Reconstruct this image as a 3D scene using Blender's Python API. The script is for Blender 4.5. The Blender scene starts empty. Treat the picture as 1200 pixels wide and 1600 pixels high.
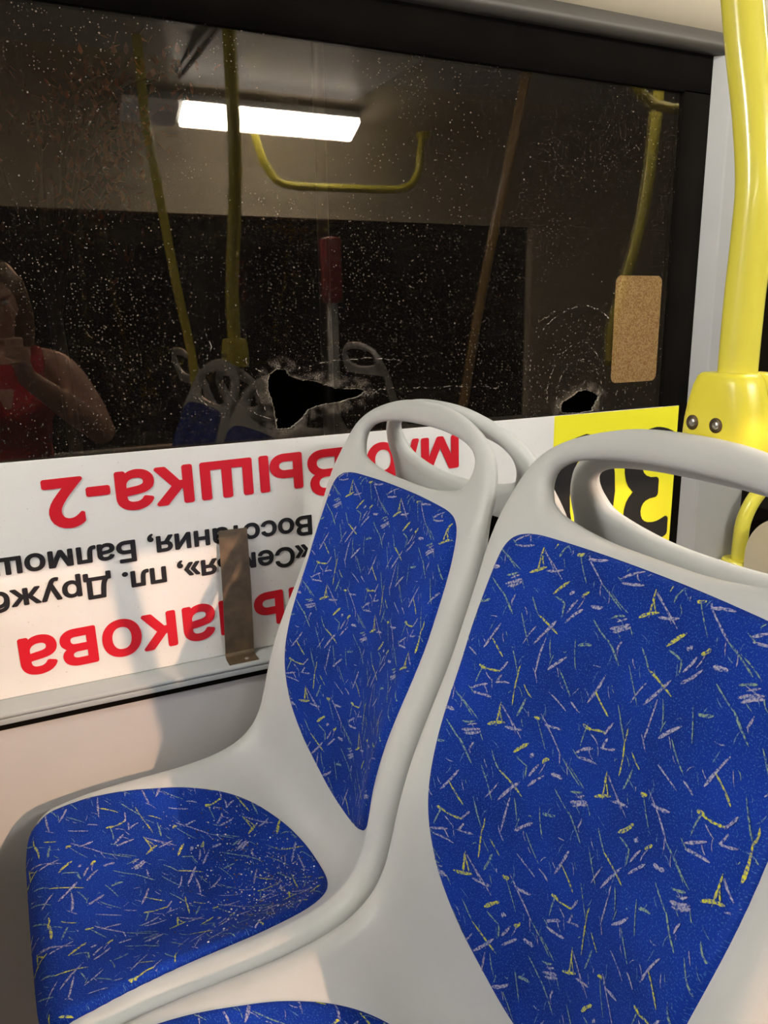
import bpy, bmesh, math, random
import numpy as np
from mathutils import Vector, Matrix
from mathutils.geometry import delaunay_2d_cdt

SC = bpy.context.scene
COL = SC.collection
ZC = 1.40                      # camera height above the aisle floor; z below is relative to the camera unless noted

# ---------------------------------------------------------------- camera, world, exposure
CAMM = np.array([[0.89688201, -0.44199959, -0.01546047],      # right
                 [-0.12030694, -0.21018321, -0.97023155],     # down
                 [0.42559241, 0.87204322, -0.24168515]])      # forward
FPX = 1234.42
cam = bpy.data.cameras.new('camera'); cam_o = bpy.data.objects.new('camera', cam); COL.objects.link(cam_o)
cam.sensor_fit = 'VERTICAL'; cam.sensor_height = 24.0; cam.lens = FPX / 1600 * 24.0
cam.clip_start = 0.01; cam.clip_end = 200
r_, d_, f_ = CAMM
cam_o.matrix_world = Matrix(((r_[0], -d_[0], -f_[0], 0), (r_[1], -d_[1], -f_[1], 0), (r_[2], -d_[2], -f_[2], ZC), (0, 0, 0, 1)))
SC.camera = cam_o

world = bpy.data.worlds.new('night'); SC.world = world; world.use_nodes = True
bg = world.node_tree.nodes['Background']; bg.inputs[0].default_value = (0.01, 0.008, 0.006, 1); bg.inputs[1].default_value = 0.05

SC.view_settings.view_transform = 'Standard'; SC.view_settings.look = 'None'
SC.view_settings.gamma = 1.0; SC.view_settings.use_curve_mapping = False
SC.view_settings.exposure = 0.22

LAMP_NEAR = 33.0      # strip over this side of the bus
LAMP_FAR = 74.0       # strip over the far side (the one mirrored in the glass)
STREET = 22.0        # street lamp by the bush
SODIUM = 2700.0       # street lamp beyond the far windows: the warm patch on the wall panel
HAZE = 0.006           # light scattered by the crazing of the pane

# ---------------------------------------------------------------- helpers
def at(px, py, Y):
    """point of the photograph's ray at distance Y (world y), z in world"""
    v = CAMM.T @ np.array([(px - 600) / FPX, (py - 800) / FPX, 1.0])
    v = v * Y / v[1]
    return Vector((v[0], v[1], v[2] + ZC))

def link(o, parent=None):
    COL.objects.link(o)
    if parent is not None:
        o.parent = parent
    return o

def tag(o, label=None, cat=None, group=None, kind=None):
    if label: o['label'] = label
    if cat: o['category'] = cat
    if group: o['group'] = group
    if kind: o['kind'] = kind
    return o

def empty(name, loc=(0, 0, 0), rz=0.0):
    o = bpy.data.objects.new(name, None); o.empty_display_size = 0.05
    o.location = loc; o.rotation_euler = (0, 0, rz)
    return link(o)

def mobj(name, bm, mat, parent=None, smooth=True, base=None):
    """bm is in world space; base = world location of the parent (no rotation)"""
    me = bpy.data.meshes.new(name)
    if base is not None:
        bmesh.ops.translate(bm, verts=bm.verts, vec=-Vector(base))
    bm.to_mesh(me); bm.free()
    for p in me.polygons: p.use_smooth = smooth
    for m in (mat if isinstance(mat, (list, tuple)) else [mat]): me.materials.append(m)
    return link(bpy.data.objects.new(name, me), parent)

def structure(name, bm, mat, smooth=False, parent=None):
    o = mobj(name, bm, mat, parent, smooth)
    if parent is None: o['kind'] = 'structure'
    return o

def box(bm, x0, x1, y0, y1, z0, z1, bev=0.0):
    m = Matrix.Translation(((x0 + x1) / 2, (y0 + y1) / 2, (z0 + z1) / 2)) @ Matrix.Diagonal((abs(x1 - x0), abs(y1 - y0), abs(z1 - z0), 1))
    r = bmesh.ops.create_cube(bm, size=1.0, matrix=m)
    if bev > 0:
        es = list({e for v in r['verts'] for e in v.link_edges})
        bmesh.ops.bevel(bm, geom=es, offset=bev, segments=3, affect='EDGES', profile=0.5)
    return bm

def smooth_path(pts, n=8):
    P = [Vector(p) for p in pts]; out = []
    for i in range(len(P) - 1):
        a = P[max(i - 1, 0)]; b = P[i]; c = P[i + 1]; d = P[min(i + 2, len(P) - 1)]
        for k in range(n):
            t = k / n
            out.append(0.5 * ((2 * b) + (c - a) * t + (2 * a - 5 * b + 4 * c - d) * t * t + (3 * b - a - 3 * c + d) * t ** 3))
    out.append(P[-1]); return out

def tube(bm, pts, r, seg=20, cap=True):
    pts = [Vector(p) for p in pts]; rings = []
    t0 = (pts[1] - pts[0]).normalized()
    nrm = t0.orthogonal().normalized()
    for i, p in enumerate(pts):
        t = (pts[min(i + 1, len(pts) - 1)] - pts[max(i - 1, 0)]).normalized()
        nrm = (nrm - t * nrm.dot(t)).normalized(); b = t.cross(nrm)
        rr = r[i] if isinstance(r, (list, tuple)) else r
        rings.append([bm.verts.new(p + (nrm * math.cos(2 * math.pi * k / seg) + b * math.sin(2 * math.pi * k / seg)) * rr) for k in range(seg)])
    for A, B in zip(rings, rings[1:]):
        for k in range(seg):
            bm.faces.new((A[k], A[(k + 1) % seg], B[(k + 1) % seg], B[k]))
    if cap:
        bm.faces.new(list(reversed(rings[0]))); bm.faces.new(rings[-1])
    return bm

def prism(bm, poly, axis_fn, t0, t1):
    """extrude a 2D polygon: axis_fn(u, v, t) -> world"""
    A = [bm.verts.new(axis_fn(u, v, t0)) for u, v in poly]; B = [bm.verts.new(axis_fn(u, v, t1)) for u, v in poly]
    n = len(poly)
    for k in range(n):
        bm.faces.new((A[k], A[(k + 1) % n], B[(k + 1) % n], B[k]))
    bm.faces.new(list(reversed(A))); bm.faces.new(B)
    bmesh.ops.recalc_face_normals(bm, faces=bm.faces)
    return bm

# ---------------------------------------------------------------- materials
def nodes_of(name):
    m = bpy.data.materials.new(name); m.use_nodes = True
    nt = m.node_tree; return m, nt, nt.nodes['Principled BSDF'], nt.nodes['Material Output']

def nd(nt, typ, **kw):
    n = nt.nodes.new(typ)
    for k, v in kw.items():
        if k.startswith('i_'):
            n.inputs[int(k[2:]) if k[2:].isdigit() else k[2:]].default_value = v
        else: setattr(n, k, v)
    return n

def mix_rgb(nt, fac, a, b):
    n = nd(nt, 'ShaderNodeMix', data_type='RGBA')
    for sock, v in ((n.inputs[0], fac), (n.inputs[6], a), (n.inputs[7], b)):
        if hasattr(v, 'is_linked'): nt.links.new(v, sock)
        else: sock.default_value = v
    return n.outputs[2]

def ramp(nt, src, p0, p1, c0=(0, 0, 0, 1), c1=(1, 1, 1, 1)):
    n = nd(nt, 'ShaderNodeValToRGB')
    n.color_ramp.elements[0].position = p0; n.color_ramp.elements[0].color = c0
    n.color_ramp.elements[1].position = p1; n.color_ramp.elements[1].color = c1
    nt.links.new(src, n.inputs[0]); return n.outputs[0]

def mat(name, col, rough=0.5, metal=0.0, var=0.06, vscale=14.0, bump=0.0, bscale=300.0, spec=0.5, coat=0.0):
    m, nt, p, out = nodes_of(name)
    tc = nd(nt, 'ShaderNodeTexCoord')
    nz = nd(nt, 'ShaderNodeTexNoise', i_Scale=vscale, i_Detail=4.0); nt.links.new(tc.outputs['Object'], nz.inputs['Vector'])
    c0 = tuple(c * (1 - var) for c in col) + (1,); c1 = tuple(min(1, c * (1 + var)) for c in col) + (1,)
    nt.links.new(ramp(nt, nz.outputs['Fac'], 0.3, 0.7, c0, c1), p.inputs['Base Color'])
    p.inputs['Roughness'].default_value = rough; p.inputs['Metallic'].default_value = metal
    p.inputs['Specular IOR Level'].default_value = spec; p.inputs['Coat Weight'].default_value = coat
    if bump > 0:
        n2 = nd(nt, 'ShaderNodeTexNoise', i_Scale=bscale, i_Detail=3.0); nt.links.new(tc.outputs['Object'], n2.inputs['Vector'])
        b = nd(nt, 'ShaderNodeBump', i_Strength=bump, i_Distance=0.001); nt.links.new(n2.outputs['Fac'], b.inputs['Height'])
        nt.links.new(b.outputs['Normal'], p.inputs['Normal'])
    return m

def emit(name, col, strength):
    m, nt, p, out = nodes_of(name)
    p.inputs['Base Color'].default_value = (0.8, 0.8, 0.8, 1)
    p.inputs['Emission Color'].default_value = tuple(col) + (1,); p.inputs['Emission Strength'].default_value = strength
    return m

M = {}
M['shell'] = mat('grey_seat_plastic', (0.545, 0.555, 0.54), 0.45, var=0.03, bump=0.12, bscale=900)
M['panel'] = mat('grey_wall_panel', (0.56, 0.55, 0.53), 0.5, var=0.02, bump=0.05)
M['ledge'] = mat('grey_ledge_plastic', (0.40, 0.43, 0.43), 0.4, var=0.03)
M['pillar'] = mat('grey_pillar_plastic', (0.34, 0.34, 0.335), 0.55, var=0.02)
M['trimdark'] = mat('grey_brown_trim', (0.075, 0.067, 0.056), 0.5, var=0.05)
M['beige'] = mat('beige_wall_laminate', (0.68, 0.60, 0.45), 0.5, var=0.03)
M['ceiling'] = mat('ceiling_laminate', (0.60, 0.60, 0.58), 0.35, var=0.03)
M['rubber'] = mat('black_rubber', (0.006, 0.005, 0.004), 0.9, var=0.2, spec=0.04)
M['floor'] = mat('grey_vinyl_floor', (0.13, 0.13, 0.14), 0.6, var=0.3, vscale=90)
M['yellow'] = mat('yellow_powder_coat', (0.78, 0.70, 0.085), 0.22, var=0.02, coat=0.3)
M['yplastic'] = mat('yellow_clamp_plastic', (0.82, 0.72, 0.06), 0.32, var=0.03, bump=0.05)
M['white'] = None
M['red_ink'] = mat('red_vinyl_lettering', (0.66, 0.008, 0.022), 0.4, var=0.04)
M['black_ink'] = mat('black_vinyl_lettering', (0.012, 0.012, 0.014), 0.4, var=0.1)
M['yellow_ink'] = mat('yellow_vinyl_ground', (0.90, 0.84, 0.03), 0.4, var=0.02)
M['brownish'] = mat('dimmed_yellow_pole', (0.34, 0.20, 0.055), 0.3, var=0.1)  # yellow pole, its dimness in the mirror put into the colour
M['steel'] = mat('screw_steel', (0.55, 0.53, 0.5), 0.3, metal=1.0)
M['dark_metal'] = mat('dark_steel_frame', (0.06, 0.06, 0.065), 0.5)
M['skin'] = mat('skin', (0.62, 0.36, 0.26), 0.5, var=0.04)
M['hair'] = mat('light_brown_hair', (0.22, 0.14, 0.075), 0.55, var=0.3, vscale=80)
M['redcloth'] = mat('red_cotton', (0.50, 0.015, 0.03), 0.8, var=0.1, bump=0.2)
M['darkcloth'] = mat('dark_denim', (0.03, 0.035, 0.06), 0.85, var=0.2)
M['black'] = mat('black_plastic', (0.015, 0.015, 0.016), 0.35)
M['eye'] = mat('eye_white', (0.7, 0.68, 0.65), 0.2)
M['lip'] = mat('lip', (0.5, 0.16, 0.15), 0.45)
M['redplastic'] = mat('red_plastic', (0.30, 0.02, 0.03), 0.4)
M['greyp'] = mat('grey_post', (0.35, 0.36, 0.35), 0.4)
M['lamp'] = emit('lamp_diffuser', (1.0, 0.97, 0.90), 1.0)
M['leaf'] = mat('autumn_leaf', (0.36, 0.085, 0.02), 0.6, var=0.4)
M['bark'] = mat('bark', (0.08, 0.05, 0.03), 0.9, var=0.4)

def make_sign_mat():
    m, nt, p, out = nodes_of('white_sign_plastic')
    tc = nd(nt, 'ShaderNodeTexCoord')
    nz = nd(nt, 'ShaderNodeTexNoise', i_Scale=7.0, i_Detail=5.0); nt.links.new(tc.outputs['Object'], nz.inputs['Vector'])
    base = ramp(nt, nz.outputs['Fac'], 0.35, 0.7, (0.78, 0.77, 0.74, 1), (0.84, 0.835, 0.81, 1))
    n2 = nd(nt, 'ShaderNodeTexNoise', i_Scale=230.0, i_Detail=4.0); nt.links.new(tc.outputs['Object'], n2.inputs['Vector'])
    fac = ramp(nt, n2.outputs['Fac'], 0.66, 0.72)
    base = mix_rgb(nt, fac, base, (0.62, 0.58, 0.5, 1))
    # two grey scuffs under the hole
    for c in (at(407, 708, 1.244), at(452, 700, 1.244)):
        vm = nd(nt, 'ShaderNodeVectorMath', operation='DISTANCE'); nt.links.new(tc.outputs['Object'], vm.inputs[0]); vm.inputs[1].default_value = c
        mp = nd(nt, 'ShaderNodeMapRange', i_1=0.0, i_2=0.017, i_3=1.0, i_4=0.0); nt.links.new(vm.outputs['Value'], mp.inputs[0])
        n3 = nd(nt, 'ShaderNodeTexNoise', i_Scale=190.0, i_Detail=4.0); nt.links.new(tc.outputs['Object'], n3.inputs['Vector'])
        mu = nd(nt, 'ShaderNodeMath', operation='MULTIPLY'); nt.links.new(mp.outputs[0], mu.inputs[0]); nt.links.new(n3.outputs['Fac'], mu.inputs[1])
        base = mix_rgb(nt, ramp(nt, mu.outputs[0], 0.22, 0.5), base, (0.22, 0.22, 0.21, 1))
    nt.links.new(base, p.inputs['Base Color']); p.inputs['Roughness'].default_value = 0.35
    return m
M['white'] = make_sign_mat()

def make_bracket_mat():
    m, nt, p, out = nodes_of('brown_oxidised_strip')
    tc = nd(nt, 'ShaderNodeTexCoord')
    nz = nd(nt, 'ShaderNodeTexNoise', i_Scale=40.0, i_Detail=6.0); nt.links.new(tc.outputs['Object'], nz.inputs['Vector'])
    c = ramp(nt, nz.outputs['Fac'], 0.3, 0.75, (0.11, 0.085, 0.06, 1), (0.22, 0.155, 0.09, 1))
    nt.links.new(c, p.inputs['Base Color']); p.inputs['Metallic'].default_value = 0.55; p.inputs['Roughness'].default_value = 0.42
    return m
M['bracket'] = make_bracket_mat()

def make_sticker_mat():
    m, nt, p, out = nodes_of('beige_paper_back')
    tc = nd(nt, 'ShaderNodeTexCoord')
    nz = nd(nt, 'ShaderNodeTexNoise', i_Scale=330.0, i_Detail=3.0); nt.links.new(tc.outputs['Object'], nz.inputs['Vector'])
    c = ramp(nt, nz.outputs['Fac'], 0.36, 0.64, (0.42, 0.24, 0.09, 1), (0.80, 0.60, 0.32, 1))
    nt.links.new(c, p.inputs['Base Color']); p.inputs['Roughness'].default_value = 0.8
    return m
M['sticker'] = make_sticker_mat()

def make_fabric(name, col):
    m, nt, p, out = nodes_of(name)
    tc = nd(nt, 'ShaderNodeTexCoord')
    nz = nd(nt, 'ShaderNodeTexNoise', i_Scale=9.0, i_Detail=5.0); nt.links.new(tc.outputs['UV'], nz.inputs['Vector'])
    base = ramp(nt, nz.outputs['Fac'], 0.3, 0.72, tuple(c * 0.72 for c in col) + (1,), tuple(c * 1.3 for c in col) + (1,))
    n2 = nd(nt, 'ShaderNodeTexNoise', i_Scale=700.0, i_Detail=2.0); nt.links.new(tc.outputs['UV'], n2.inputs['Vector'])
    base = mix_rgb(nt, ramp(nt, n2.outputs['Fac'], 0.56, 0.72), base, (0.045, 0.15, 0.42, 1))
    nt.links.new(base, p.inputs['Base Color'])
    p.inputs['Roughness'].default_value = 0.9; p.inputs['Sheen Weight'].default_value = 0.0; p.inputs['Specular IOR Level'].default_value = 0.15
    b = nd(nt, 'ShaderNodeBump', i_Strength=0.35, i_Distance=0.0012); nt.links.new(n2.outputs['Fac'], b.inputs['Height']); nt.links.new(b.outputs['Normal'], p.inputs['Normal'])
    return m

def make_stroke(name, col):
    """woven stroke: the colour breaks up into the blue pile"""
    m, nt, p, out = nodes_of(name)
    tc = nd(nt, 'ShaderNodeTexCoord')
    n2 = nd(nt, 'ShaderNodeTexNoise', i_Scale=420.0, i_Detail=2.0); nt.links.new(tc.outputs['UV'], n2.inputs['Vector'])
    c = mix_rgb(nt, ramp(nt, n2.outputs['Fac'], 0.36, 0.60), (0.012, 0.05, 0.30, 1), tuple(col) + (1,))
    nt.links.new(c, p.inputs['Base Color']); p.inputs['Roughness'].default_value = 0.9; p.inputs['Specular IOR Level'].default_value = 0.1
    return m
FAB = [make_fabric('blue_velour', (0.005, 0.030, 0.27)),
       make_stroke('yellow_weave', (0.54, 0.56, 0.05)),
       make_stroke('lilac_weave', (0.40, 0.39, 0.52)),
       make_stroke('pale_green_weave', (0.24, 0.36, 0.27)),
       make_stroke('pale_blue_weave', (0.12, 0.22, 0.42))]

# ---------------------------------------------------------------- the seat surface
CR = np.array([(.541,-.02),(.522,-.085),(.508,-.135),(.491,-.19),(.469,-.240),(.452,-.29),(.434,-.338),(.418,-.38),(.400,-.420),(.382,-.458),(.366,-.495),(.354,-.530),(.345,-.562),(.337,-.595),(.328,-.625),(.312,-.652),(.288,-.671),(.255,-.683),(.208,-.690),(.16,-.692),(.11,-.693),(.06,-.696),(.020,-.702),(-.006,-.709),(-.022,-.722),(-.030,-.74),(-.034,-.765)])
CE = np.array([(.545,-.02),(.527,-.085),(.514,-.135),(.500,-.19),(.484,-.240),(.468,-.29),(.454,-.338),(.445,-.385),(.437,-.430),(.429,-.475),(.422,-.520),(.416,-.563),(.411,-.605),(.407,-.650),(.402,-.695),(.390,-.740),(.362,-.772),(.318,-.784),(.265,-.782),(.21,-.775),(.155,-.766),(.10,-.756),(.045,-.743),(.006,-.732),(-.018,-.732),(-.030,-.746),(-.034,-.770)])
XS, PZ = 0.25, 0.20                       # seat origin x, podium height
SEAT0 = 0.9425
def cumlen(P): return np.concatenate([[0], np.cumsum(np.linalg.norm(np.diff(P, axis=0), axis=1))])
SL = cumlen((CR + CE) / 2); SL += .236 - SL[4]
def spline(P, s):
    s = np.atleast_1d(s).astype(float); i = np.clip(np.searchsorted(SL, s) - 1, 0, len(SL) - 2)
    m = np.gradient(P, SL, axis=0); h = SL[i + 1] - SL[i]; t = np.clip((s - SL[i]) / h, -.5, 1.5)[:, None]; h = h[:, None]
    return (2*t**3-3*t**2+1)*P[i] + (t**3-2*t**2+t)*h*m[i] + (-2*t**3+3*t**2)*P[i+1] + (t**3-t**2)*h*m[i+1]
HC = .192
def seat_base(u, s):
    t = np.clip(np.abs(u) / HC, 0, 1); g = np.clip(t**2 * (1.35 - .35 * t * t), 0, 1)[:, None]
    P = spline(CE, s) * (1 - g) + spline(CR, s) * g
    return np.stack([P[:, 0] - XS, -u, P[:, 1] + ZC - PZ], 1)     # local seat coordinates, z from the podium
def seat_pt(u, s, n):
    u = np.atleast_1d(u).astype(float); s = np.atleast_1d(s).astype(float); e = 1e-3
    P = seat_base(u, s)
    du = seat_base(u + e, s) - seat_base(u - e, s); ds = seat_base(u, s + e) - seat_base(u, s - e)
    N = np.cross(ds, du); N /= np.linalg.norm(N, axis=1)[:, None]
    sg = np.where(-N[:, 0] + N[:, 2] < 0, -1, 1); N *= sg[:, None]
    return P + N * np.broadcast_to(n, u.shape)[:, None]

def closed_loop(half, step=0.004, n=10):
    """half outline from centre top to centre bottom (u>=0), mirrored, splined and resampled"""
    h = [tuple(p) for p in half]
    pts = h + [(-u, s) for u, s in reversed(h) if u > 1e-6]
    P = np.array(pts); N = len(P); out = []
    for i in range(N):
        a, b, c, d = P[i-1], P[i], P[(i+1) % N], P[(i+2) % N]
        for k in range(n):
            t = k / n
            out.append(0.5*((2*b)+(c-a)*t+(2*a-5*b+4*c-d)*t*t+(3*b-a-3*c+d)*t**3))
    return resample(np.array(out), step)
def resample(P, step):
    Q = np.vstack([P, P[:1]]); L = cumlen(Q); n = max(8, int(L[-1] / step)); t = np.linspace(0, L[-1], n, endpoint=False)
    return np.stack([np.interp(t, L, Q[:, 0]), np.interp(t, L, Q[:, 1])], 1)
def poly_dist(pts, loop):
    a = loop; b = np.roll(loop, -1, axis=0); ab = b - a; out = np.empty(len(pts))
    for i0 in range(0, len(pts), 2000):
        p = pts[i0:i0+2000, None, :]; t = np.clip(((p - a) * ab).sum(-1) / ((ab**2).sum(-1) + 1e-12), 0, 1)
        out[i0:i0+2000] = np.linalg.norm(p - (a + t[..., None] * ab), axis=-1).min(1)
    return out
def inside(pts, loop):
    x, y = pts[:, 0], pts[:, 1]; r = np.zeros(len(pts), bool); n = len(loop)
    for i in range(n):
        (x0, y0), (x1, y1) = loop[i], loop[(i+1) % n]
        if y0 == y1: continue
        r ^= ((y0 > y) != (y1 > y)) & (x < (x1 - x0) * (y - y0) / (y1 - y0) + x0)
    return r
def offset(loop, d):
    t = np.roll(loop, -1, axis=0) - np.roll(loop, 1, axis=0); t /= np.linalg.norm(t, axis=1)[:, None]
    nn = np.stack([-t[:, 1], t[:, 0]], 1); area = np.sum(loop[:, 0]*np.roll(loop[:, 1], -1) - np.roll(loop[:, 0], -1)*loop[:, 1])
    return loop + nn * d * (1 if area > 0 else -1)

def fill(outer, holes, offs, grid, keep=None):
    """triangulate the region; returns verts (n,2), distance to border, tris, loops (index lists)"""
    loops = [outer] + holes; pts = []; edges = []; idx = []
    for L in loops:
        k0 = len(pts); n = len(L); pts += list(L); idx.append(list(range(k0, k0 + n)))
        edges += [(k0 + i, k0 + (i + 1) % n) for i in range(n)]
    extra = []
    for j, L in enumerate(loops):
        for o in offs:
            Q = offset(L, o if j == 0 else -o)
            ok = inside(Q, outer)
            for h in holes: ok &= ~inside(Q, h)
            dd = np.min([poly_dist(Q, l) for l in loops], axis=0); ok &= dd > o * 0.93
            extra.append(Q[ok])
    lo, hi = outer.min(0), outer.max(0); gx = np.arange(lo[0], hi[0], grid); gy = np.arange(lo[1], hi[1], grid)
    G = np.stack(np.meshgrid(gx, gy), -1).reshape(-1, 2); G[:, 0] += ((np.round((G[:, 1]-lo[1])/grid) % 2) * grid / 2)
    ok = inside(G, outer)
    for h in holes: ok &= ~inside(G, h)
    G = G[ok]; dd = np.min([poly_dist(G, l) for l in loops], axis=0); G = G[dd > (max(offs) if offs else 0) + grid * 0.6]
    allp = np.vstack([np.array(pts)] + extra + [G])
    vs, es, fs, ov, oe, of = delaunay_2d_cdt([Vector(p) for p in allp], edges, [], 0, 1e-6)
    V = np.array([tuple(v) for v in vs]); F = np.array([f for f in fs if len(f) == 3])
    c = V[F].mean(1); ok = inside(c, outer)
    for h in holes: ok &= ~inside(c, h)
    F = F[ok]
    a = V[F]; ar = (a[:, 1, 0]-a[:, 0, 0])*(a[:, 2, 1]-a[:, 0, 1])-(a[:, 2, 0]-a[:, 0, 0])*(a[:, 1, 1]-a[:, 0, 1])
    F = np.where(ar[:, None] < 0, F[:, ::-1], F)
    mp = {}
    for new, olds in enumerate(ov):
        for o in olds: mp[o] = new
    D = np.min([poly_dist(V, l) for l in loops], axis=0)
    return V, D, F, [[mp[i] for i in L] for L in idx]

SHELL_HALF = [(0,.102),(.035,.1028),(.07,.106),(.108,.114),(.143,.125),(.171,.139),(.190,.155),(.203,.175),(.212,.20),(.219,.240),(.2225,.29),(.2225,.45),(.2225,.60),(.2225,.72),(.2225,.85),(.2225,1.0),(.2215,1.06),(.214,1.10),(.200,1.122),(.175,1.133),(.12,1.137),(0,1.138)]
HOLE_HALF = [(0,.1345),(.05,.1355),(.096,.1395),(.131,.1465),(.150,.156),(.157,.167),(.153,.182),(.135,.198),(.07,.2115),(0,.2145)]
BACK_HALF = [(0,.226),(.10,.226),(.145,.2275),(.167,.234),(.179,.247),(.1855,.272),(.189,.31),(.190,.36),(.1875,.43),(.181,.49),(.171,.545),(.156,.588),(.138,.622),(.114,.650),(.083,.672),(.047,.686),(0,.691)]
SEATPAD_HALF = [(0,.762),(.05,.763),(.09,.770),(.125,.787),(.150,.815),(.169,.858),(.181,.91),(.191,.97),(.195,1.03),(.194,1.07),(.185,1.096),(.165,1.113),(.13,1.122),(.06,1.125),(0,1.126)]

SHELL_R, SHELL_T = 0.018, 0.036
def shell_mesh():
    outer = closed_loop(SHELL_HALF); hole = closed_loop(HOLE_HALF)
    V, D, F, L = fill(outer, [hole], (.001, .003, .006, .0095, .0135, .018), .0085)
    d = np.clip(D / SHELL_R, 0, 1)
    nf = -SHELL_R * (1 - np.sqrt(np.clip(1 - (1 - d)**2, 0, 1)))
    T = np.interp(V[:, 1], (.215, .33), (.020, SHELL_T)); rb = np.interp(V[:, 1], (.215, .33), (.0135, .011)); dr = np.interp(V[:, 1], (.215, .33), (.0095, .011))
    nf *= np.interp(V[:, 1], (.215, .33), (.0103 / SHELL_R, 1.0))
    db = np.clip(D / rb, 0, 1); nb = -T + dr * (1 - np.sqrt(np.clip(1 - (1 - db)**2, 0, 1)))
    A = seat_pt(V[:, 0], V[:, 1], nf); B = seat_pt(V[:, 0], V[:, 1], nb); n = len(V)
    faces = [tuple(f) for f in F] + [tuple(n + i for i in f[::-1]) for f in F]
    for lp in L:
        k = len(lp)
        for i in range(k):
            a, b = lp[i], lp[(i + 1) % k]; faces.append((a, a + n, b + n, b))
    me = bpy.data.meshes.new('shell'); me.from_pydata([tuple(p) for p in np.vstack([A, B])], [], faces)
    bm = bmesh.new(); bm.from_mesh(me); bmesh.ops.recalc_face_normals(bm, faces=bm.faces); bm.to_mesh(me); bm.free()
    me.polygons.foreach_set('use_smooth', [True] * len(me.polygons)); me.materials.append(M['shell'])
    return me

# one repeat of the woven pattern (metres): u0,s0,u1,s1,width,colour (1 yellow, 2 lilac, 3 pale green)
PU, PS = .1442, .1622
STROKES = [
 (0.0019,0.0148,0.0134,0.0147,0.0041,1),(0.0134,0.0147,0.0311,0.01,0.0029,1),(0.0078,0.0119,0.0032,0.0345,0.0021,3),(0.0126,0.0189,0.0241,0.0237,0.0019,2),
 (0.0374,-0.0022,0.0296,0.0118,0.003,2),(0.0279,0.0242,0.046,0.0172,0.0027,2),(0.0341,0.0131,0.0297,0.0239,0.003,2),(-0.0005,0.0428,0.0189,0.0294,0.0033,2),
 (0.0021,0.0458,0.0278,0.04,0.0033,2),(0.0148,0.0321,0.0218,0.0383,0.0018,2),(0.0379,0.144,0.054,0.1688,0.0022,3),(0.054,0.0066,0.0559,0.0368,0.0028,1),
 (0.0548,-0.0058,0.0543,0.0081,0.002,1),(0.0773,0.1218,0.0746,0.158,0.0028,2),(0.0706,0.1537,0.0796,0.1652,0.0018,2),(0.0826,0.1189,0.0899,0.1376,0.0019,3),
 (0.0644,0.0104,0.078,0.0195,0.0023,1),(0.07,0.0229,0.0639,0.0439,0.0033,3),(0.0415,0.0392,0.0426,0.0642,0.0029,1),(0.0322,0.0674,0.0523,0.0563,0.0038,1),
 (0.0416,0.0444,0.0487,0.0571,0.0021,1),(0.0437,0.0412,0.068,0.0607,0.0017,2),(0.053,0.0602,0.0744,0.0537,0.0033,2),(0.0087,0.0891,0.0268,0.0781,0.0036,2),
 (-0.0047,0.0576,0.0195,0.0679,0.0016,3),(0.0097,0.0795,0.0204,0.0728,0.0021,2),(0.0452,0.0891,0.0589,0.1034,0.0024,3),(0.0589,0.1034,0.0903,0.1135,0.0029,1),
 (0.0641,0.1324,0.0849,0.1015,0.0036,2),(0.0372,0.1088,0.0581,0.1358,0.0019,3),(0.0505,0.1367,0.0612,0.1148,0.0021,2),(0.0701,0.0788,0.0862,0.0617,0.0043,1),
 (0.0738,0.0808,0.0885,0.0834,0.0025,3),(0.0883,0.0826,0.0898,0.0957,0.0026,3),(0.0934,0.0914,0.1025,0.0748,0.0032,2),(0.0949,0.1003,0.1116,0.0814,0.0035,2),
 (0.0906,0.0734,0.0956,0.0689,0.0046,2),(0.1059,0.0718,0.1133,0.0642,0.0041,1),(0.0047,0.0873,0.0253,0.0764,0.0041,2),(0.0023,0.0785,0.0171,0.0715,0.0027,3),
 (0.0429,0.0423,0.0759,0.0625,0.0021,2),(0.0927,0.0283,0.1264,0.0537,0.0026,2),(0.1264,0.0537,0.1559,0.0681,0.0022,3),(0.0851,0.0355,0.0929,0.0327,0.0045,1),
 (0.0891,0.0346,0.1063,0.0578,0.0017,3),(0.1002,0.0361,0.1212,0.0312,0.0038,2),(0.1274,0.086,0.1497,0.0978,0.0022,3),(0.0049,0.0963,0.0266,0.1136,0.003,3),
 (0.0012,0.158,0.015,0.127,0.0035,2),(0.0076,0.144,0.0292,0.158,0.0027,1),(0.1256,0.0025,0.1391,0.0072,0.0026,2),(0.0894,0.1487,0.1089,0.1293,0.0038,2),
 (0.1028,0.1423,0.1239,0.1607,0.002,3),(0.0959,0.005,0.1221,0.013,0.0024,2),(0.1133,0.1104,0.1232,0.1362,0.0018,3),(0.1186,0.1146,0.134,0.1086,0.0036,3),
 (0.1196,0.0758,0.1336,0.0726,0.005,2),(0.0225,0.0927,0.0199,0.103,0.0027,2),
]
_pr = random.Random(77)
for _k in range(46):                                  # fine faint threads between the larger strokes
    _x, _y, _a, _l = _pr.uniform(0, PU), _pr.uniform(0, PS), _pr.choice((1.1, 1.25, 1.9, 2.3, .7, .2)) + _pr.gauss(0, .15), _pr.uniform(.004, .014)
    STROKES.append((_x, _y, _x + _l * math.cos(_a), _y + _l * math.sin(_a), _pr.uniform(.0008, .0016), _pr.choice((4, 4, 3, 2))))
def pattern_xf(origin, ex, ey):
    return lambda p: np.array(origin) + p[..., :1] * np.array(ex) + p[..., 1:2] * np.array(ey)

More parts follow.
